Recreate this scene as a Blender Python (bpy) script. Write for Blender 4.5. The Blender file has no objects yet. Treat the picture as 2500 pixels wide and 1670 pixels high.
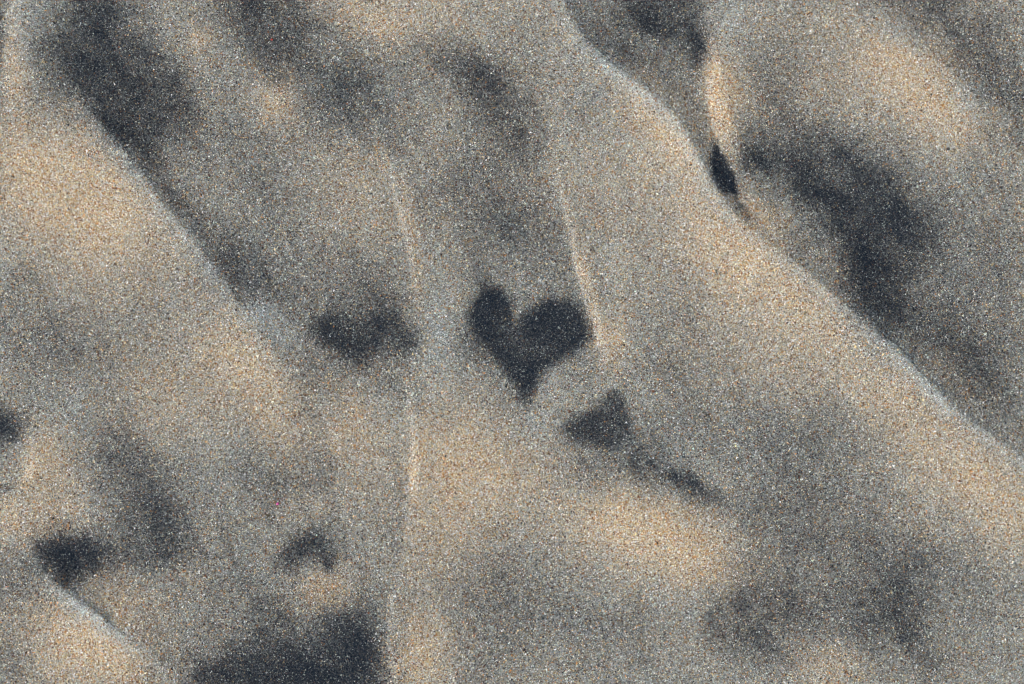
import bpy, math
import numpy as np
from mathutils import Matrix, Vector

# ------------------------------------------------------------------ camera, sky, sun, exposure
SC = bpy.context.scene
FRAME_W = 0.25                      # metres of sand across the picture
UW, UH = 2347.0, 1568.0             # plan units across the same width
S = FRAME_W / UW                    # metres per plan unit
TILT = math.radians(8.0)
DIST = 0.90
cam_d = bpy.data.cameras.new("camera")
cam_d.sensor_width = 36.0
cam_d.lens = 36.0 * DIST / FRAME_W
cam_d.clip_start = 0.01
cam_d.clip_end = 200.0
cam = bpy.data.objects.new("camera", cam_d)
SC.collection.objects.link(cam)
CAM = np.array([0.0, -DIST * math.sin(TILT), DIST * math.cos(TILT)])
cam.location = CAM
cam.rotation_euler = (TILT, 0, 0)
SC.camera = cam

SUN_EL = math.radians(33.0)
SUN_AZ = math.radians(197.0)        # direction towards the sun, from +x counter-clockwise
w = bpy.data.worlds.new("World")
SC.world = w
w.use_nodes = True
nt = w.node_tree
sky = nt.nodes.new("ShaderNodeTexSky")
sky.sky_type = 'NISHITA'
sky.sun_disc = False
sky.sun_elevation = SUN_EL
sky.sun_rotation = math.radians(90) - SUN_AZ
nt.links.new(sky.outputs[0], nt.nodes["Background"].inputs[0])
nt.nodes["Background"].inputs[1].default_value = 0.10
sun_d = bpy.data.lights.new("sun", 'SUN')
sun_d.energy = 4.0
sun_d.angle = math.radians(0.5)
sun_d.color = (1.0, 0.95, 0.88)
sun = bpy.data.objects.new("sun", sun_d)
SC.collection.objects.link(sun)
to_sun = Vector((math.cos(SUN_EL) * math.cos(SUN_AZ), math.cos(SUN_EL) * math.sin(SUN_AZ), math.sin(SUN_EL)))
sun.rotation_euler = to_sun.to_track_quat('Z', 'Y').to_euler()
sun.location = to_sun * 2.0
vs = SC.view_settings
vs.view_transform = 'Standard'
vs.look = 'None'
vs.gamma = 1.0
vs.use_curve_mapping = False
vs.exposure = 0.32
SC.cycles.pixel_filter_type = 'BLACKMAN_HARRIS'
SC.cycles.filter_width = 1.05
SC.cycles.max_bounces = 4
SC.cycles.diffuse_bounces = 3

# ------------------------------------------------------------------ plan coordinates
_fwd = -CAM / np.linalg.norm(CAM)
_right = np.array([1.0, 0, 0])
_up = np.cross(_right, _fwd)


def P(u, v):
    """a point of the sand plane (plan units, X right, Y down) from a reading on the photograph"""
    a = (u - UW / 2) * S / DIST
    b = -(v - UH / 2) * S / DIST
    d = _fwd + a * _right + b * _up
    q = CAM + d * (-CAM[2] / d[2])
    return (q[0] / S + UW / 2, -q[1] / S + UH / 2)


def PP(pts):
    return np.array([P(*p) for p in pts])


rng = np.random.default_rng(7)


def hash2(ix, iy, seed):
    h = (ix.astype(np.int64) * 374761393 + iy.astype(np.int64) * 668265263 + seed * 1274126177) & 0x7fffffff
    h = ((h ^ (h >> 13)) * 1274126177) & 0x7fffffff
    return ((h ^ (h >> 16)) & 0xffffff) / float(0xffffff)


def vnoise(X, Y, scale, seed):
    x = X / scale; y = Y / scale
    ix = np.floor(x); iy = np.floor(y)
    fx = x - ix; fy = y - iy
    fx = fx * fx * fx * (fx * (fx * 6 - 15) + 10); fy = fy * fy * fy * (fy * (fy * 6 - 15) + 10)
    a = hash2(ix, iy, seed); b = hash2(ix + 1, iy, seed)
    c = hash2(ix, iy + 1, seed); d = hash2(ix + 1, iy + 1, seed)
    return (a + (b - a) * fx) * (1 - fy) + (c + (d - c) * fx) * fy - 0.5


def fbm(X, Y, scale, seed, octaves=3):
    o = 0; amp = 1.0
    for k in range(octaves):
        o = o + amp * vnoise(X + 37.1 * k, Y - 11.7 * k, scale / 2 ** k, seed + k)
        amp *= 0.5
    return o


def sstep(a, b, x):
    t = np.clip((x - a) / (b - a), 0, 1)
    return t * t * (3 - 2 * t)


def blob(X, Y, u, v, rx, ry, ang=0.0):
    cx, cy = P(u, v)
    c, s = math.cos(math.radians(ang)), math.sin(math.radians(ang))
    dx = X - cx; dy = Y - cy
    p = (dx * c + dy * s) / rx; q = (-dx * s + dy * c) / ry
    return np.exp(-np.minimum(p * p + q * q, 60.0))


def polyline(X, Y, pts, vals):
    """signed distance (positive to the right / upper right) and value interpolated along the line"""
    best = np.full(X.shape, 1e12); sd = np.zeros(X.shape); val = np.zeros(X.shape)
    for (a, b, va, vb) in zip(pts[:-1], pts[1:], vals[:-1], vals[1:]):
        dx, dy = b - a
        px = X - a[0]; py = Y - a[1]
        t = np.clip((px * dx + py * dy) / (dx * dx + dy * dy), 0, 1)
        ex = px - t * dx; ey = py - t * dy
        d2 = ex * ex + ey * ey
        m = d2 < best
        best = np.where(m, d2, best)
        sg = np.where(dx * py - dy * px > 0, -1.0, 1.0)
        sd = np.where(m, sg * np.sqrt(d2), sd)
        val = np.where(m, va + (vb - va) * t, val)
    return sd, val


def poly_sdf(X, Y, pts):
    """signed distance to a closed outline, positive inside"""
    best = np.full(X.shape, 1e12); inside = np.zeros(X.shape, bool)
    n = len(pts)
    for i in range(n):
        a = pts[i]; b = pts[(i + 1) % n]
        dx, dy = b - a
        px = X - a[0]; py = Y - a[1]
        t = np.clip((px * dx + py * dy) / (dx * dx + dy * dy + 1e-9), 0, 1)
        best = np.minimum(best, (px - t * dx) ** 2 + (py - t * dy) ** 2)
        c = ((a[1] > Y) != (b[1] > Y))
        xs = (b[0] - a[0]) * (Y - a[1]) / ((b[1] - a[1]) + 1e-9) + a[0]
        inside ^= c & (X < xs)
    d = np.sqrt(best)
    return np.where(inside, d, -d)


# ------------------------------------------------------------------ relief: crests and small scarps
# (points, strength along the line, height, reach on the left side, reach on the right side)
RIDGE_A = [(1225, -160), (1262, -70), (1290, 0), (1312, 50), (1350, 110), (1400, 157), (1455, 195), (1530, 255), (1570, 308),
           (1598, 360), (1625, 418), (1668, 482), (1702, 520), (1770, 570), (1840, 622), (1920, 690), (2000, 757),
           (2060, 812), (2120, 872), (2180, 935), (2240, 982), (2300, 1022), (2347, 1056), (2480, 1160), (2600, 1260)]
RIDGES = [
    (RIDGE_A, [.5, .6, .7, .8, .9, 1, 1, 1, 1, 1.1, 1.1, .9, .75, .7, .8, .95, 1, 1, 1, .9, .8, .7, .7, .7, .7], 26, 340, 165),
    ([(120, 140), (180, 215), (235, 290), (300, 370), (360, 450), (440, 548), (500, 628), (545, 700), (600, 768), (650, 840), (700, 930)],
     [0, .4, .8, 1, .95, .8, .65, .55, .45, .3, 0], 19, 330, 200),
    ([(40, 1235), (85, 1285), (130, 1340), (200, 1395), (260, 1440), (320, 1482), (390, 1525)], [0, .6, 1.1, 1.1, .9, .6, 0], 17, 220, 110),
    ([(1990, 30), (2080, 95), (2170, 160), (2220, 205), (2262, 270), (2310, 350)], [.2, .6, 1, .8, .5, 0], 14, 260, 120),
    ([(870, 320), (903, 400), (920, 470), (938, 560), (955, 650), (966, 730), (970, 790), (955, 835), (934, 870)], [0, .6, .9, 1, .9, .8, .6, .4, .1], 5.5, 17, 190),
    ([(925, 840), (940, 900), (949, 970), (951, 1060), (941, 1170), (930, 1260), (912, 1340)], [.3, .8, .9, 1, 1, .9, .4], 5.5, 17, 260),
    ([(905, 1330), (901, 1380), (903, 1440), (908, 1560), (910, 1640)], [.3, .8, .9, .9, .8], 6, 26, 220),
    ([(1276, 290), (1283, 400), (1300, 460), (1315, 540), (1330, 610), (1350, 680), (1375, 750), (1390, 820), (1392, 880)],
     [.2, .6, .8, 1, 1.1, 1.1, 1, .7, 0], 7.5, 21, 220),
    ([(1630, 100), (1646, 200), (1655, 270), (1672, 335), (1692, 405), (1715, 475)], [.3, 1, 1, .8, .45, .1], 15, 48, 170),
    ([(34, -80), (34, 60), (26, 150), (16, 240)], [.8, .9, .8, .1], 10, 36, 160),
    ([(82, 1005), (80, 1055), (68, 1100), (34, 1124), (-30, 1122)], [.1, .9, 1, 1, .9], 12, 24, 130),
]
RIDGES += [
    ([(735, 930), (762, 985), (775, 1020), (794, 1075)], [0, 1, 1, 0], 5, 14, 90),
    ([(640, 520), (668, 565), (690, 605), (702, 665)], [0, 1, 1, 0], 4, 14, 90),
    ([(1395, 1140), (1405, 1175), (1412, 1215)], [0, 1, 0], 3.5, 10, 60), ([(1425, 1140), (1436, 1175), (1442, 1210)], [0, 1, 0], 3.5, 10, 60),
    ([(1455, 1135), (1468, 1170), (1474, 1200)], [0, 1, 0], 3, 10, 60), ([(1470, 985), (1500, 1040), (1530, 1080)], [0, 1, .5], 4, 12, 60),
    ([(1500, 1000), (1535, 1050), (1570, 1085)], [0, 1, .5], 4, 12, 60), ([(520, 540), (600, 660), (650, 760)], [0, .8, 0], 3, 16, 90),
]
RIDGES = [(PP(p), np.array(v, float), h, l, r) for p, v, h, l, r in RIDGES]
# broad swells and hollows: u, v, rx, ry, angle, height
SWELLS = [
    (1210, 760, 150, 110, 20, -7), (830, 760, 150, 90, 15, -6), (1360, 970, 90, 60, 0, -5), (700, 1260, 90, 60, 0, -4),
    (300, 170, 260, 90, 55, -8), (2000, 520, 260, 110, 55, -9), (1520, 60, 130, 70, 35, -7), (150, 1270, 130, 55, 10, -5),
    (700, 1540, 260, 100, 0, -8), (1560, 1090, 120, 50, 30, -5), (1560, 1230, 170, 90, 35, 8), (1030, 1080, 160, 200, 60, 6),
    (1740, 1400, 150, 110, 60, -6), (2070, 1400, 120, 160, 0, -6), (2090, 190, 150, 110, 40, 5), (180, 1470, 180, 110, 30, 5),
    (640, 230, 70, 60, 0, 4), (740, 1345, 80, 50, 0, 4), (300, 1120, 120, 120, 0, -6), (1120, 200, 110, 80, 40, -5),
]
CORE = (UW / 2, UH / 2)


def height(X, Y):
    h = np.zeros(X.shape)
    wx = X + 5 * fbm(X, Y, 70, 11) + 3 * fbm(X, Y, 16, 13, 2); wy = Y + 5 * fbm(X, Y, 70, 21) + 3 * fbm(X, Y, 16, 23, 2)
    for pts, vals, H, Ll, Lr in RIDGES:
        sd, am = polyline(wx, wy, pts, vals)
        # a rounded crest: the slopes meet over a few grains
        r = 3.0
        dl = np.sqrt(np.minimum(sd, 0) ** 2 + r * r) - r
        dr = np.sqrt(np.maximum(sd, 0) ** 2 + r * r) - r
        if Ll <= 50:                                   # small scarp: abrupt foot, rounded shoulder
            sd = sd - .45 * Ll
            dl = np.maximum(-sd, 0); dr = np.maximum(sd, 0)
            left = np.clip(1 - (dl / Ll) ** 2, 0, 1)
        else:
            left = np.clip(1 - dl / Ll, 0, 1) ** 2
        f = np.where(sd < 0, left, np.clip(1 - dr / Lr, 0, 1) ** 2)
        h += H * am * f
        if H > 15.5:                                   # the long ripples carry a small sharp lip
            h += 4.5 * am * np.where(sd < 0, np.exp(-dl / 26), np.exp(-dr / 13))
    for (u, v, rx, ry, an, a) in SWELLS:
        h += a * blob(X, Y, u, v, rx, ry, an)
    h += 7 * fbm(X, Y, 420, 31, 2) + 1.6 * fbm(X, Y, 90, 41, 3)
    # wind-brushed fine lineation
    h += 0.9 * vnoise(X * .42 + Y * .91, (Y * .42 - X * .91) * 5, 90, 51) + 0.5 * vnoise(X * .5 + Y * .87, (Y * .5 - X * .87) * 5, 45, 53)
    # beyond the picture the same ripples carry on
    dx = np.maximum(np.abs(X - CORE[0]) - UW * .56, 0); dy = np.maximum(np.abs(Y - CORE[1]) - UH * .58, 0)
    out = sstep(0, 500, np.hypot(dx, dy))
    q = (X - Y) / 1.414 + 260 * fbm(X, Y, 1500, 61, 3)
    ph = (q / 720.0) % 1.0
    h = h * (1 - out) + out * (24 * np.where(ph < .75, (ph / .75) ** 2, ((1 - ph) / .25) ** 2) + 6 * fbm(X, Y, 300, 71, 3))
    return h


# ------------------------------------------------------------------ sorting of the minerals
# patches of dark heavy-mineral sand: label, outlines (points, density, edge softness), blobs (u, v, rx, ry, angle, density)
HEART = [(t[0] / 3 + 782, t[1] / 3 + 523) for t in [
    (945, 450), (1000, 412), (1075, 400), (1132, 445), (1168, 500), (1192, 575), (1203, 625), (1250, 590), (1335, 552), (1375, 497), (1450, 488), (1560, 500),
    (1640, 545), (1698, 620), (1715, 690), (1690, 775), (1605, 850), (1520, 900), (1440, 935), (1382, 975), (1345, 1050), (1300, 1130), (1262, 1180),
    (1222, 1140), (1170, 1040), (1105, 940), (1055, 870), (1000, 815), (930, 765), (880, 700), (868, 610), (882, 540), (912, 470)]]
PATCHES = [
    ("black heart-shaped patch of sand in the middle",
     [(HEART, .955, 19)], [(1112, 648, 44, 34, 40, .55), (1090, 800, 60, 26, 45, .35), (1195, 895, 30, 44, 0, .5), (1275, 720, 70, 44, 10, .4), (1110, 730, 34, 50, -20, .4)]),
    ("dark smudged patch left of the heart-shaped one, against a thin pale scarp",
     [([(722, 735), (760, 712), (830, 715), (880, 706), (930, 735), (958, 760), (955, 800), (915, 815), (880, 790), (820, 822), (760, 800), (728, 772)], .72, 34)],
     [(875, 730, 38, 24, 20, .75), (928, 785, 34, 26, 20, .7), (748, 752, 34, 32, 20, .7), (800, 790, 44, 26, 20, .65), (850, 850, 80, 44, 25, .4),
      (860, 690, 90, 30, 5, .35)]),
    ("small dark triangular patch just below right of the heart-shaped one",
     [([(1284, 985), (1312, 955), (1362, 935), (1395, 898), (1428, 912), (1452, 960), (1454, 1005), (1390, 1030), (1320, 1016)], .84, 22)],
     [(1410, 915, 26, 20, 50, .6), (1330, 985, 50, 26, 15, .5)]),
    ("dark streaked patch with a tapering tail below the triangular one",
     [], [(1455, 1064, 30, 10, 62, .5), (1500, 1072, 36, 11, 56, .65), (1550, 1092, 42, 13, 50, .75), (1592, 1108, 38, 14, 42, .82), (1650, 1145, 60, 20, 25, .5), (1560, 1100, 70, 30, 30, .18), (1520, 1035, 40, 9, 56, .35)]),
    ("broad charcoal patch spreading across the upper left corner, longest of all",
     [([(160, -60), (262, -60), (298, 79), (368, 149), (438, 228), (425, 300), (335, 326), (271, 318), (228, 256), (158, 178), (131, 122), (166, 30)], .70, 60)],
     [(245, 45, 44, 60, 60, .6), (330, 115, 60, 36, 45, .6), (205, 175, 56, 60, 0, .55), (250, 275, 34, 70, -35, .65), (400, 190, 50, 34, 50, .5), (425, 240, 46, 34, 30, .5), (290, 305, 50, 26, 40, .5),
      (150, 140, 70, 80, 0, .25), (340, 370, 34, 80, -40, .45), (400, 455, 28, 90, -38, .38), (470, 560, 26, 90, -38, .28), (470, 300, 70, 60, 0, .25)]),
    ("hazy dark patch on the top edge beside the long upper left one",
     [([(530, -40), (690, -40), (735, 80), (722, 172), (645, 172), (590, 140), (555, 55)], .48, 60)],
     [(612, 110, 40, 60, -20, .40), (560, 10, 46, 34, 30, .3), (690, 110, 50, 70, 0, .25), (790, 190, 70, 80, 0, .3)]),
    ("soft dark patch in the upper middle, above the two vertical scarps",
     [], [(1100, 175, 84, 54, 30, .68), (1145, 240, 76, 64, 50, .52), (1195, 295, 70, 70, 50, .36), (1010, 130, 70, 50, 20, .25), (1195, 335, 40, 44, 0, .3)]),
    ("dark patch on the top edge with a brownish gap, above the orange scarp",
     [([(1440, -40), (1580, -40), (1606, 30), (1614, 120), (1590, 132), (1560, 112), (1530, 90), (1480, 72), (1455, 30)], .62, 26)],
     [(1490, 45, 50, 26, 35, .6), (1597, 95, 22, 50, -8, .7), (1530, 66, 34, 18, 20, .5), (1440, 10, 50, 40, 40, .4), (1600, 135, 16, 30, 0, .4)]),
    ("narrow black spindle of sand lying close under the long crest",
     [([(1640, 336), (1660, 370), (1678, 412), (1690, 445), (1668, 440), (1645, 425), (1628, 398), (1630, 365)], .97, 10)],
     [(1695, 470, 14, 50, -28, .5)]),
    ("small round dark smudge just right of the narrow black spindle",
     [], [(1735, 362, 36, 34, 30, .8), (1765, 385, 40, 24, 20, .4)]),
    ("largest dark patch, right of the long crest at the upper right",
     [([(1790, 345), (1850, 335), (1943, 350), (2048, 405), (2118, 499), (2130, 569), (2090, 630), (2055, 705), (2020, 755), (1966, 682), (1920, 577), (1873, 490), (1815, 440)], .68, 56)],
     [(1900, 455, 80, 28, 18, .8), (2010, 422, 76, 34, 35, .6), (1970, 595, 50, 110, -24, .75), (2098, 525, 44, 56, 0, .55), (2040, 500, 70, 50, 30, .45), (1830, 395, 60, 36, 30, .45), (2050, 700, 50, 90, -40, .4),
      (2150, 640, 80, 100, 0, .28), (1950, 360, 90, 36, 30, .25)]),
    ("dark patch cut off by the left edge of the picture",
     [], [(0, 975, 46, 36, 30, .98), (26, 995, 30, 20, 20, .6), (-40, 970, 60, 40, 0, .9)]),
    ("dark wedge-shaped patch above the short crest at the lower left",
     [([(84, 1245), (120, 1228), (180, 1232), (250, 1255), (248, 1288), (195, 1318), (150, 1328), (115, 1290)], .76, 28)],
     [(150, 1268, 60, 28, 5, .75), (130, 1300, 40, 30, 45, .5), (190, 1250, 60, 20, 0, .5), (340, 1270, 90, 36, 0, .36), (160, 1210, 60, 30, 20, .3)]),
    ("small arched dark patch above a pale spot at the lower left",
     [([(634, 1290), (650, 1252), (675, 1226), (720, 1216), (752, 1240), (768, 1300), (752, 1304), (728, 1284), (702, 1280), (672, 1300), (652, 1308)], .66, 20)],
     [(704, 1250, 50, 28, 0, .75), (655, 1288, 24, 24, 30, .5), (755, 1285, 16, 28, 0, .55), (715, 1215, 56, 34, 0, .4)]),
    ("wide dark patch along the bottom edge left of the vertical scarp",
     [([(440, 1640), (440, 1530), (510, 1495), (600, 1470), (690, 1455), (765, 1422), (815, 1430), (862, 1490), (872, 1640)], .68, 48)],
     [(820, 1520, 58, 100, 0, .95), (610, 1550, 130, 50, 0, .72), (450, 1550, 30, 44, 0, .55), (700, 1560, 90, 50, 0, .65), (800, 1448, 48, 40, 30, .6), (640, 1430, 190, 60, -6, .32)]),
    ("dim dark patch at the lower right, below the right end of the warm swell",
     [], [(1690, 1410, 84, 80, 45, .6), (1800, 1385, 100, 60, 20, .48), (1730, 1465, 90, 40, 20, .4)]),
    ("dim dark patch at the lower right, closest to the right edge",
     [], [(2055, 1380, 74, 104, 0, .56), (2080, 1450, 74, 74, 20, .45), (2110, 1515, 70, 50, 30, .3), (1950, 1410, 120, 70, 0, .28)]),
    ("pale charcoal patch in the top right corner above a warm swell",
     [], [(2170, 40, 110, 70, 40, .42), (2235, 110, 90, 70, 40, .42), (2325, 230, 60, 100, -30, .36), (2110, -20, 100, 50, 0, .35), (2320, 60, 80, 80, 0, .2)]),
]
PATCHES = [(lab, [(PP(p), d, s) for p, d, s in polys], blobs) for lab, polys, blobs in PATCHES]


def patch_density(X, Y, k):
    lab, polys, blobs = PATCHES[k]
    wx = X + 9 * fbm(X, Y, 45, 81, 3); wy = Y + 9 * fbm(X, Y, 45, 91, 3)
    keep = np.ones(X.shape)
    for pts, d, s in polys:
        q_ = poly_sdf(wx, wy, pts)
        keep = keep * (1 - d * sstep(-s, s, q_ + (4 if k == 0 else 7 if s < 12 else 0)))
        if k != 0 and s > 25:
            keep = keep * (1 - .26 * sstep(-2.2 * s - 20, s, q_))
    for u, v, rx, ry, an, d in blobs:
        keep = keep * (1 - d * blob(wx, wy, u, v, rx, ry, an))
    d = 1 - keep
    # ragged, granular transitions
    d = d + (.5 if k == 0 else 1.6) * d * (1 - d) * (fbm(X, Y, 44, 171, 4) * .7 + .5 * vnoise(X * .5 + Y * .87, (Y * .5 - X * .87) * 5, 60, 181))
    d = d * (1 - .05 * (fbm(X, Y, 60, 191, 3) + .4))
    if k == 0:                                         # a thinner, browner band inside the heart
        d = d * (1 - .09 * blob(X, Y, 1165, 748, 52, 24, 35) - .09 * blob(X, Y, 1218, 800, 55, 22, 10) - .25 * blob(X, Y, 1186, 735, 10, 24, 20))
    return np.clip(d, 0, .985)


# diffuse greyness that belongs to no patch: u, v, rx, ry, angle, amount
GREY = [
    (820, 210, 90, 90, 0, .22), (735, 260, 60, 60, 0, .15), (1120, 470, 130, 140, 0, .26), (870, 640, 120, 60, 30, .2), (1200, 560, 90, 90, 0, .12), (900, 300, 90, 60, 0, .14),
    (600, 420, 70, 160, -35, .2), (540, 620, 50, 130, -35, .22), (640, 650, 120, 80, 30, .12), (285, 1040, 70, 90, -20, .32), (370, 1160, 110, 80, 40, .3), (390, 1250, 80, 60, 0, .2), (300, 1190, 70, 60, 0, .2),
    (1110, 1340, 150, 80, 20, .2), (1120, 1500, 150, 90, 0, .10), (1790, 200, 80, 130, 0, .2), (1860, 320, 90, 60, 20, .2),
    (2260, 640, 140, 220, 0, .18), (2180, 800, 60, 130, -40, .2), (1390, 60, 50, 90, -40, .15), (1470, 150, 30, 100, -48, .12), (1540, 220, 26, 90, -45, .1),
    (1800, 1060, 160, 140, 0, .12), (1560, 900, 90, 140, 0, .12), (1800, 1230, 120, 130, 0, .2), (2000, 1240, 170, 120, 0, .18), (50, 1345, 80, 70, 0, .36), (40, 1500, 70, 80, 0, .22),
    (250, 800, 170, 80, 20, .16), (60, 790, 120, 90, 0, .12), (540, 1330, 170, 100, 10, .16), (720, 970, 50, 130, -15, .22), (650, 1090, 120, 60, 0, .2), (905, 1180, 50, 90, 0, .16), (640, 1180, 60, 60, 0, .1),
    (0, 60, 24, 90, 0, .45), (110, 130, 60, 120, 0, .10), (2280, 880, 120, 120, 0, .12), (1210, 60, 80, 90, 0, .10), (960, 120, 90, 90, 0, .08), (1460, 1440, 120, 70, 0, .16),
    (1390, 1075, 120, 46, 15, .18), (1470, 1040, 60, 60, 30, .14), (2320, 1450, 90, 120, 0, -.05), (1820, 560, 40, 60, -40, .1), (1700, 60, 70, 60, 0, -.1), (1420, 640, 30, 200, -10, -.1), (560, 30, 60, 30, 0, .1),
    (1280, 640, 40, 160, -10, .1), (1850, 900, 140, 70, 30, .04), (500, 100, 60, 120, 0, .04), (160, 640, 120, 60, 0, .05), (700, 1170, 80, 60, 0, -.05), (2240, 1350, 90, 90, 0, .04),
]
# where the iron-stained orange grains gather
WARM = [
    (130, 390, 190, 110, 25, .72), (90, 490, 190, 130, 20, .5), (300, 560, 140, 120, 30, .3), (1440, 190, 46, 60, -45, .35), (1490, 265, 60, 110, -42, .5), (1560, 350, 70, 90, -40, .45), (1400, 450, 150, 160, 0, .28),
    (1700, 610, 120, 100, 35, .68), (1620, 520, 90, 90, 40, .35), (1850, 700, 70, 120, -45, .4), (1790, 820, 150, 110, 30, .28), (2000, 880, 80, 130, -45, .4), (2140, 1010, 150, 100, 40, .4), (2280, 1140, 150, 110, 40, .65),
    (1660, 225, 34, 120, -8, 1.0), (1690, 220, 50, 90, 0, .3), (2090, 190, 140, 110, 40, .68), (2030, 120, 60, 50, 0, .3), (2200, 270, 110, 70, 40, .35), (640, 235, 56, 66, -20, .6), (465, 82, 28, 28, 0, .55), (840, 40, 110, 60, 20, .55), (1000, 30, 90, 60, 0, .2),
    (800, 430, 110, 130, 20, .32), (1030, 1060, 90, 130, 0, .6), (1150, 1090, 140, 110, 20, .45), (1000, 1230, 80, 90, 0, .35), (1440, 1190, 140, 60, 10, .5), (1530, 1250, 170, 80, 20, .5), (1610, 1270, 80, 60, 30, .4), (1380, 1260, 110, 80, 0, .3),
    (190, 1480, 150, 100, 30, .8), (280, 1510, 80, 60, 30, .3), (740, 1352, 66, 44, 0, .68), (90, 1060, 40, 70, 10, .6), (150, 1120, 60, 90, 0, .45), (30, 1190, 90, 60, 0, .5), (1400, 780, 34, 70, -12, .65), (1345, 640, 16, 110, -12, .55),
    (560, 820, 70, 130, -35, .5), (640, 970, 60, 110, -35, .4), (440, 890, 150, 110, 20, .33), (330, 960, 120, 60, 0, .15), (960, 1500, 70, 120, 0, .6), (950, 560, 20, 140, -8, .3), (955, 1110, 20, 170, 2, .25),
    (44, 150, 26, 110, 0, .65), (1910, 1540, 80, 50, 0, .4), (2140, 860, 100, 60, 40, .25), (1740, 500, 60, 36, 40, .45), (800, 970, 70, 90, 0, .4), (850, 1120, 70, 120, 0, .2), (1850, 60, 140, 70, 0, .2), (270, 1390, 90, 60, 30, .4),
    (1900, 180, 90, 90, 0, .15), (700, 1170, 90, 50, 0, .15), (1560, 760, 150, 150, 0, .12), (1240, 250, 60, 80, 0, .05),
]
# clean pale fine sand (crests, slip faces)
PALE = [(600, 728, 50, 34, 0, .7), (650, 770, 50, 30, 30, .5), (1260, 860, 40, 60, 40, .3), (1010, 760, 34, 120, 0, .35), (1230, 960, 60, 40, 20, .3), (60, 60, 36, 110, 0, .4), (2080, 80, 70, 30, 40, .3), (2215, 215, 34, 60, -40, .35),
        (1680, 60, 50, 90, 0, .3), (50, 1330, 30, 40, 0, .2), (1600, 1390, 80, 50, 0, .2)]


def minerals(X, Y):
    n1 = fbm(X, Y, 160, 101, 4); n2 = fbm(X, Y, 200, 121, 4); n3 = fbm(X, Y, 40, 141, 2)
    wx = X + 26 * fbm(X, Y, 110, 151, 3); wy = Y + 26 * fbm(X, Y, 110, 161, 3)
    lin = vnoise(X * .42 + Y * .91, (Y * .42 - X * .91) * 6, 90, 231)
    g = .52 + .16 * n1 + .08 * n3 + .10 * fbm(X, Y, 14, 241, 2) + .12 * lin
    for u, v, rx, ry, an, a in GREY:
        g = g + a * 1.2 * blob(wx, wy, u, v, rx, ry, an)
    wm = .20 + .16 * n2 + .08 * n3
    for u, v, rx, ry, an, a in WARM:
        wm = wm + a * blob(wx, wy, u, v, rx, ry, an)
    p = np.zeros(X.shape)
    for u, v, rx, ry, an, a in PALE:
        p = np.maximum(p, a * blob(wx, wy, u, v, rx, ry, an))
    for pts, vals, H, Ll, Lr in RIDGES[:3]:
        sd, am = polyline(X + 5 * fbm(X, Y, 70, 11), Y + 5 * fbm(X, Y, 70, 21), pts, vals)
        p = np.maximum(p, (.45 + .5 * n1) * am * np.exp(-((sd + 6) / 20.0) ** 2))
    p = np.clip(p, 0, 1)
    wm = np.clip(wm, 0, 1.15) * (1 - .8 * p)
    for pts, vals, H, Ll, Lr in RIDGES[:3]:      # dark share raised right of the crest lines, fading with distance
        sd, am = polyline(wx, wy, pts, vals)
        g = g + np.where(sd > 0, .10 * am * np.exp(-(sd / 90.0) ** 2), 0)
    g = g * (1 - .92 * np.clip(wm, 0, 1)) * (1 - .7 * p)
    return np.clip(g, .03, .9), wm, p


# ------------------------------------------------------------------ materials
def grain_material(name):
    m = bpy.data.materials.new(name)
    m.use_nodes = True
    t = m.node_tree
    b = t.nodes["Principled BSDF"]
    a = t.nodes.new("ShaderNodeAttribute"); a.attribute_name = "mineral"
    t.links.new(a.outputs["Color"], b.inputs["Base Color"])
    b.inputs["Roughness"].default_value = 0.5
    b.inputs["Specular IOR Level"].default_value = 0.14
    return m


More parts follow.
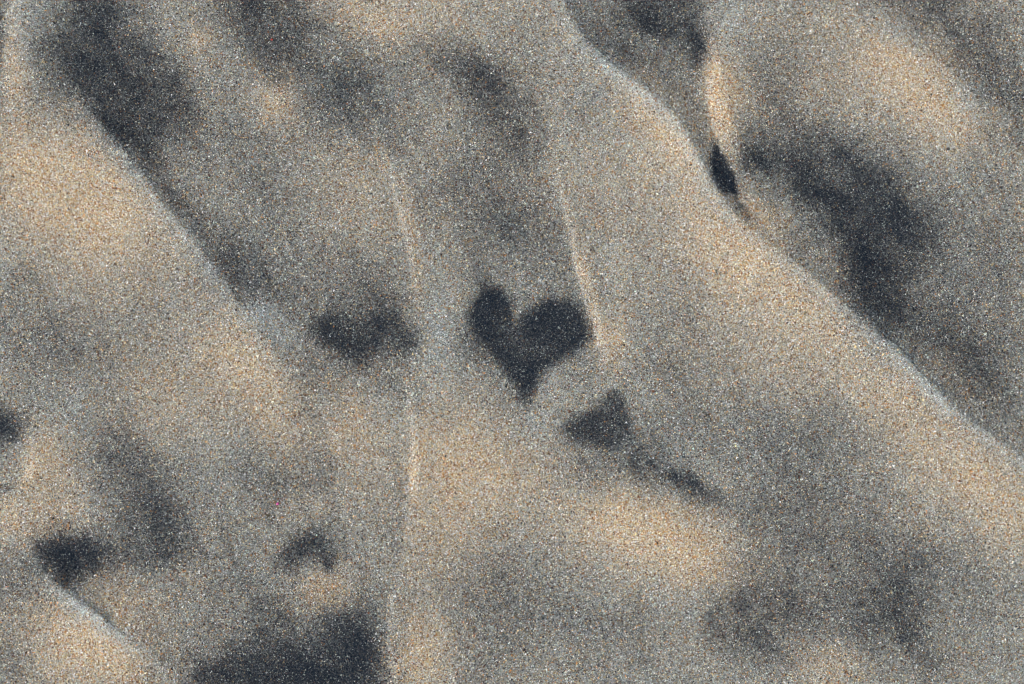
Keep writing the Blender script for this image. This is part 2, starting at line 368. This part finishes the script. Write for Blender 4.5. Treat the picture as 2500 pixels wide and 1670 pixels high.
def sheet_material():
    """the packed sand below the loose top layer: one Voronoi cell for each grain"""
    m = bpy.data.materials.new("packed_sand")
    m.use_nodes = True
    t = m.node_tree
    b = t.nodes["Principled BSDF"]
    N, L = t.nodes.new, t.links.new
    tc = N("ShaderNodeTexCoord")
    vo = N("ShaderNodeTexVoronoi"); vo.inputs["Scale"].default_value = 1.0 / (3.0 * S)
    L(tc.outputs["Object"], vo.inputs["Vector"])
    sep = N("ShaderNodeSeparateColor"); L(vo.outputs["Color"], sep.inputs[0])

    def attr(n):
        a = N("ShaderNodeAttribute"); a.attribute_name = n
        return a.outputs["Fac"]

    def ramp(stops):
        r = N("ShaderNodeValToRGB"); e = r.color_ramp; e.interpolation = 'CONSTANT'
        while len(e.elements) < len(stops): e.elements.new(0.5)
        for el, (p, c) in zip(e.elements, stops):
            el.position = p; el.color = (*c, 1)
        L(sep.outputs[1], r.inputs[0])
        return r.outputs[0]
    cool = ramp([(0, (.50, .52, .52)), (.3, (.40, .42, .42)), (.6, (.60, .60, .58)), (.8, (.48, .42, .26)), (.92, (.40, .20, .07)), (.97, (.12, .10, .09))])
    warm = ramp([(0, (.66, .60, .52)), (.25, (.56, .50, .42)), (.45, (.72, .66, .58)), (.6, (.58, .44, .22)), (.78, (.55, .27, .08)), (.95, (.22, .08, .04))])
    mx = N("ShaderNodeMix"); mx.data_type = 'RGBA'
    L(attr("warm"), mx.inputs[0]); L(cool, mx.inputs[6]); L(warm, mx.inputs[7])
    lt = N("ShaderNodeMath"); lt.operation = 'MULTIPLY_ADD'; lt.use_clamp = True
    L(sep.outputs[0], lt.inputs[0]); lt.inputs[1].default_value = .4
    sb = N("ShaderNodeMath"); sb.operation = 'SUBTRACT'; L(attr("dark"), sb.inputs[0]); sb.inputs[1].default_value = .2
    L(sb.outputs[0], lt.inputs[2])
    md = N("ShaderNodeMix"); md.data_type = 'RGBA'
    L(lt.outputs[0], md.inputs[0]); L(mx.outputs[2], md.inputs[6]); md.inputs[7].default_value = (.008, .014, .024, 1)
    L(md.outputs[2], b.inputs["Base Color"])
    bp = N("ShaderNodeBump"); bp.inputs["Strength"].default_value = 0.6; bp.inputs["Distance"].default_value = 2.0 * S
    bp.invert = True
    L(vo.outputs["Distance"], bp.inputs["Height"]); L(bp.outputs[0], b.inputs["Normal"])
    b.inputs["Roughness"].default_value = 0.6
    return m


MAT_GRAIN = grain_material("sand_grain")
MAT_SHEET = sheet_material()


# ------------------------------------------------------------------ the sand sheet
def stretched(lo, hi, step, far):
    c = list(np.arange(lo, hi + .1, step))
    a = []; x = c[-1]; d = step
    while x < far:
        d *= 1.22; x += d; a.append(x)
    b = []; x = c[0]; d = step
    while x > -far:
        d *= 1.22; x -= d; b.append(x)
    return np.array(b[::-1] + c + a)


gx = stretched(-160, 2510, 7, 150000); gy = stretched(-160, 1730, 7, 150000)
GX, GY = np.meshgrid(gx, gy)
fx, fy = GX.ravel(), GY.ravel()
hz = height(fx, fy)
hz = hz * np.clip(1 - (np.hypot(fx - CORE[0], fy - CORE[1]) - 20000) / 60000, 0, 1)
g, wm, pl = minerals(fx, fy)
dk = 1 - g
for k in range(len(PATCHES)):
    near = (fx > -500) & (fx < 2900) & (fy > -400) & (fy < 2000)
    d = np.zeros(fx.shape); d[near] = patch_density(fx[near], fy[near], k)
    dk = dk * (1 - d)
far = sstep(0, 400, np.hypot(np.maximum(np.abs(fx - CORE[0]) - UW * .56, 0), np.maximum(np.abs(fy - CORE[1]) - UH * .58, 0)))
wild = np.clip(.15 + 1.3 * (fbm(fx, fy, 420, 201, 3) - .12), 0, .9)
dk = 1 - ((1 - dk) * (1 - far) + far * wild)
wm = wm * (1 - far) + far * np.clip(.3 + .9 * fbm(fx, fy, 500, 221, 3), 0, 1)


def plan_to_world(X, Y, Z):
    return np.stack([(X - UW / 2) * S, -(Y - UH / 2) * S, Z * S], 1)


def mesh_from(name, co, faces_flat, nper, mat):
    me = bpy.data.meshes.new(name)
    nf = len(faces_flat) // nper
    me.vertices.add(len(co)); me.vertices.foreach_set("co", co.astype(np.float32).ravel())
    me.loops.add(len(faces_flat)); me.loops.foreach_set("vertex_index", faces_flat.astype(np.int32))
    me.polygons.add(nf)
    me.polygons.foreach_set("loop_start", np.arange(0, nf * nper, nper, dtype=np.int32))
    me.materials.append(mat)
    me.update(calc_edges=True)
    return me


ny, nx = GX.shape
ii = np.arange(ny * nx).reshape(ny, nx)
quads = np.stack([ii[1:, :-1], ii[1:, 1:], ii[:-1, 1:], ii[:-1, :-1]], -1).reshape(-1)
SINK = 0.8
me = mesh_from("sand", plan_to_world(fx, fy, hz - SINK), quads, 4, MAT_SHEET)
for nm, arr in (("dark", 1 - dk), ("warm", wm)):
    at = me.attributes.new(nm, 'FLOAT', 'POINT'); at.data.foreach_set("value", np.clip(arr, 0, 1).astype(np.float32))
me.polygons.foreach_set("use_smooth", np.ones(len(me.polygons), bool))
sand = bpy.data.objects.new("sand", me)
SC.collection.objects.link(sand)
sand["kind"] = "structure"
sand["label"] = "wind-rippled pale beach sand with sharp diagonal crests"

# ------------------------------------------------------------------ the loose grains
PITCH = 2.36
X0, X1, Y0, Y1 = -50, UW + 50, -45, UH + 45
rows = np.arange(Y0, Y1, PITCH * .866)
cols = np.arange(X0, X1, PITCH)
LX, LY = np.meshgrid(cols, rows)
LX = LX + (np.arange(len(rows)) % 2)[:, None] * PITCH * .5
lx = LX.ravel(); ly = LY.ravel()
n = len(lx)
lx = lx + rng.uniform(-.5, .5, n) * PITCH * .9; ly = ly + rng.uniform(-.5, .5, n) * PITCH * .9
# the fields on a fine plan grid, then read at each grain
FS = 3.5
hx = np.arange(X0 - 12, X1 + 16, FS); hy = np.arange(Y0 - 12, Y1 + 16, FS)
HX, HY = np.meshgrid(hx, hy)
sx = HX.ravel(); sy = HY.ravel()
tx = np.clip((lx - hx[0]) / FS, 0, len(hx) - 1.001); ty = np.clip((ly - hy[0]) / FS, 0, len(hy) - 1.001)
ix = tx.astype(int); iy = ty.astype(int); ax = tx - ix; ay = ty - iy
NX = len(hx)


def at_grains(F):
    i = iy * NX + ix
    return (F[i] * (1 - ax) + F[i + 1] * ax) * (1 - ay) + (F[i + NX] * (1 - ax) + F[i + NX + 1] * ax) * ay


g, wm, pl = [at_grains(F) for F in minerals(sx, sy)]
owner = np.full(n, -1); dens = np.zeros(n); keep = np.ones(n)
for k in range(len(PATCHES)):
    d = at_grains(patch_density(sx, sy, k))
    keep *= (1 - d)
    m = d > dens
    dens = np.where(m, d, dens); owner = np.where(m, k, owner)
tot = 1 - keep
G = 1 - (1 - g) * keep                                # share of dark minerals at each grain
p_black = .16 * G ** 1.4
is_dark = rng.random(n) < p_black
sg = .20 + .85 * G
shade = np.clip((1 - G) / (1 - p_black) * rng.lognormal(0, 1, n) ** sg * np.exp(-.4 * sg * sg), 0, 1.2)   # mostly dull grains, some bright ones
belongs = np.where((tot > .45) | ((rng.random(n) < tot) & (tot > .12)), owner, -1)

# colours
q = rng.random(n); val = rng.normal(1.0, .19, n).clip(.5, 1.6)
wc = np.clip(wm, 0, 1)[:, None]
cool_q = np.array([.53, .585, .52]); warm_q = np.array([.76, .65, .475]); pale_q = np.array([.58, .65, .63])
tint = rng.random(n)[:, None]
col = (cool_q * (1 - wc) + warm_q * wc) * (np.array([.90, 1.01, 1.10]) * tint + np.array([1.09, .99, .89]) * (1 - tint))
col = col * (1 - pl[:, None]) + pale_q * pl[:, None]
col = col * (1 + rng.normal(0, .035, (n, 3)))
wmc = np.clip(wm, 0, 1.15)
c1 = .03 + .10 * wmc              # orange
c2 = c1 + .11 + .12 * wmc          # honey yellow
c3 = c2 + .035 + .035 * wmc        # rust brown
c4 = c3 + .12                      # olive grey
c5 = c4 + .10                      # clear white
c6 = c5 + .012 + .012 * wmc        # black speck
sel = [q < c1, (q >= c1) & (q < c2), (q >= c2) & (q < c3), (q >= c3) & (q < c4), (q >= c4) & (q < c5), (q >= c5) & (q < c6)]
pal = [(.56, .27, .09), (.62, .48, .25), (.24, .10, .05), (.36, .37, .30), (.80, .80, .78), (.03, .025, .02)]
for m_, c_ in zip(sel, pal):
    mm = m_ & (rng.random(n) > pl * .85)
    col[mm] = np.array(c_)
col = col * val[:, None]
dark_q = np.array([.006, .0125, .023])
col = col * shade[:, None] + dark_q * np.clip(1 - shade, 0, 1)[:, None]
dcol = dark_q * rng.lognormal(0, .5, n)[:, None]
speck = rng.random(n) < .05
dcol[speck] = np.array([.12, .13, .135]) * rng.lognormal(0, .5, n)[speck][:, None]
col = np.where(is_dark[:, None], dcol, col)
glint = rng.random(n) < .015 + .06 * G
col[glint] = np.maximum(col[glint], cool_q * rng.uniform(.10, .75, n)[glint][:, None] ** 1.3)
col = np.clip(col, .004, .92)

size = rng.lognormal(math.log(1.58), .28, n)          # half width in plan units
size = np.where(is_dark, size * .9, size)
size = np.where((q < c3) & ~is_dark, size * 1.12, size)
big = rng.random(n) < .004
size = np.where(big, size * rng.uniform(1.4, 2.0, n), size)
hz = at_grains(height(sx, sy))

CAP = np.array([(1.1, 0, -.9), (-.55, .95, -.9), (-.55, -.95, -.9), (0, 0, 1)], float)
TRI = np.array([(0, 1, 3), (1, 2, 3), (2, 0, 3)])     # the lower half is bedded in the sand


def grains_mesh(name, idx):
    k = len(idx)
    v = np.repeat(CAP[None], k, 0) * (1 + rng.normal(0, .16, (k, 4, 1)))
    sc = np.stack([size[idx] * rng.uniform(.85, 1.25, k), size[idx] * rng.uniform(.75, 1.05, k), size[idx] * rng.uniform(.2, .36, k)], 1)
    v[:, 3, :2] += rng.normal(0, .35, (k, 2))
    v = v * sc[:, None, :]
    az = rng.uniform(0, 2 * np.pi, k); tl = rng.normal(0, .10, k)
    c, s = np.cos(tl)[:, None], np.sin(tl)[:, None]
    x, z = v[..., 0] * c - v[..., 2] * s, v[..., 0] * s + v[..., 2] * c
    y = v[..., 1]
    c, s = np.cos(az)[:, None], np.sin(az)[:, None]
    x, y = x * c - y * s, x * s + y * c
    px = lx[idx][:, None] + x; py = ly[idx][:, None] - y
    pz = hz[idx][:, None] + z + rng.uniform(-.25, .35, k)[:, None]
    co = np.stack([(px - UW / 2) * S, -(py - UH / 2) * S, pz * S], -1).reshape(-1, 3)
    f = (TRI[None] + (np.arange(k) * 4)[:, None, None]).reshape(-1)
    me = mesh_from(name, co, f, 3, MAT_GRAIN)
    at = me.attributes.new("mineral", 'FLOAT_COLOR', 'POINT')
    rgba = np.ones((k, 4, 4), np.float32); rgba[:, :, :3] = col[idx][:, None, :]
    at.data.foreach_set("color", rgba.ravel())
    return me


loose = bpy.data.objects.new("sand_grains", grains_mesh("sand_grains", np.where(belongs < 0)[0]))
SC.collection.objects.link(loose)
loose["kind"] = "stuff"
loose["label"] = "loose white, honey and orange sand grains covering the ripples"
loose["category"] = "sand"

for k, (lab, _, _) in enumerate(PATCHES):
    idx = np.where(belongs == k)[0]
    if len(idx) == 0:
        continue
    mx_, my_ = lx[idx].mean(), ly[idx].mean()
    base = plan_to_world(np.array([mx_]), np.array([my_]), height(np.array([mx_]), np.array([my_])))[0]
    e = bpy.data.objects.new("dark_sand_patch", None)
    e.empty_display_size = .005
    e.location = base
    SC.collection.objects.link(e)
    e["label"] = lab; e["category"] = "sand patch"; e["group"] = "patches of dark sand"
    o = bpy.data.objects.new("dark_grains", grains_mesh("dark_grains", idx))
    SC.collection.objects.link(o)
    o["kind"] = "stuff"
    o.parent = e
    o.matrix_parent_inverse = Matrix.Translation(-Vector(base))


# ------------------------------------------------------------------ single odd grains one can pick out
def odd_grain(name, label, u, v, radius, colour, flat=.75):
    import bmesh
    X, Y = P(u, v)
    bm = bmesh.new()
    bmesh.ops.create_icosphere(bm, subdivisions=1, radius=1)
    rr = np.random.default_rng(int(u * 7 + v))
    for q_ in bm.verts:
        q_.co *= 1 + rr.normal(0, .13)
        q_.co.x *= 1.2; q_.co.z *= flat
        q_.co *= radius * S
    me = bpy.data.meshes.new(name); bm.to_mesh(me); bm.free()
    m = bpy.data.materials.new(name); m.use_nodes = True
    b = m.node_tree.nodes["Principled BSDF"]
    nz = m.node_tree.nodes.new("ShaderNodeTexNoise"); nz.inputs["Scale"].default_value = 3000
    mxn = m.node_tree.nodes.new("ShaderNodeMix"); mxn.data_type = 'RGBA'
    mxn.inputs[6].default_value = (*[c * .7 for c in colour], 1); mxn.inputs[7].default_value = (*colour, 1)
    m.node_tree.links.new(nz.outputs[0], mxn.inputs[0]); m.node_tree.links.new(mxn.outputs[2], b.inputs["Base Color"])
    b.inputs["Roughness"].default_value = .4
    me.materials.append(m)
    o = bpy.data.objects.new(name, me); SC.collection.objects.link(o)
    z = height(np.array([X]), np.array([Y]))[0]
    o.location = plan_to_world(np.array([X]), np.array([Y]), np.array([z + radius * flat * .6]))[0]
    o.rotation_euler = (0, 0, rr.uniform(0, 6))
    o["label"] = label; o["category"] = "grain"


odd_grain("pink_grain", "single bright pink grain above the small arched dark patch", 637, 1155, 3.4, (.75, .12, .38))
odd_grain("red_grain", "single red grain in the hazy dark patch on the top edge", 623, 91, 2.6, (.55, .06, .03))
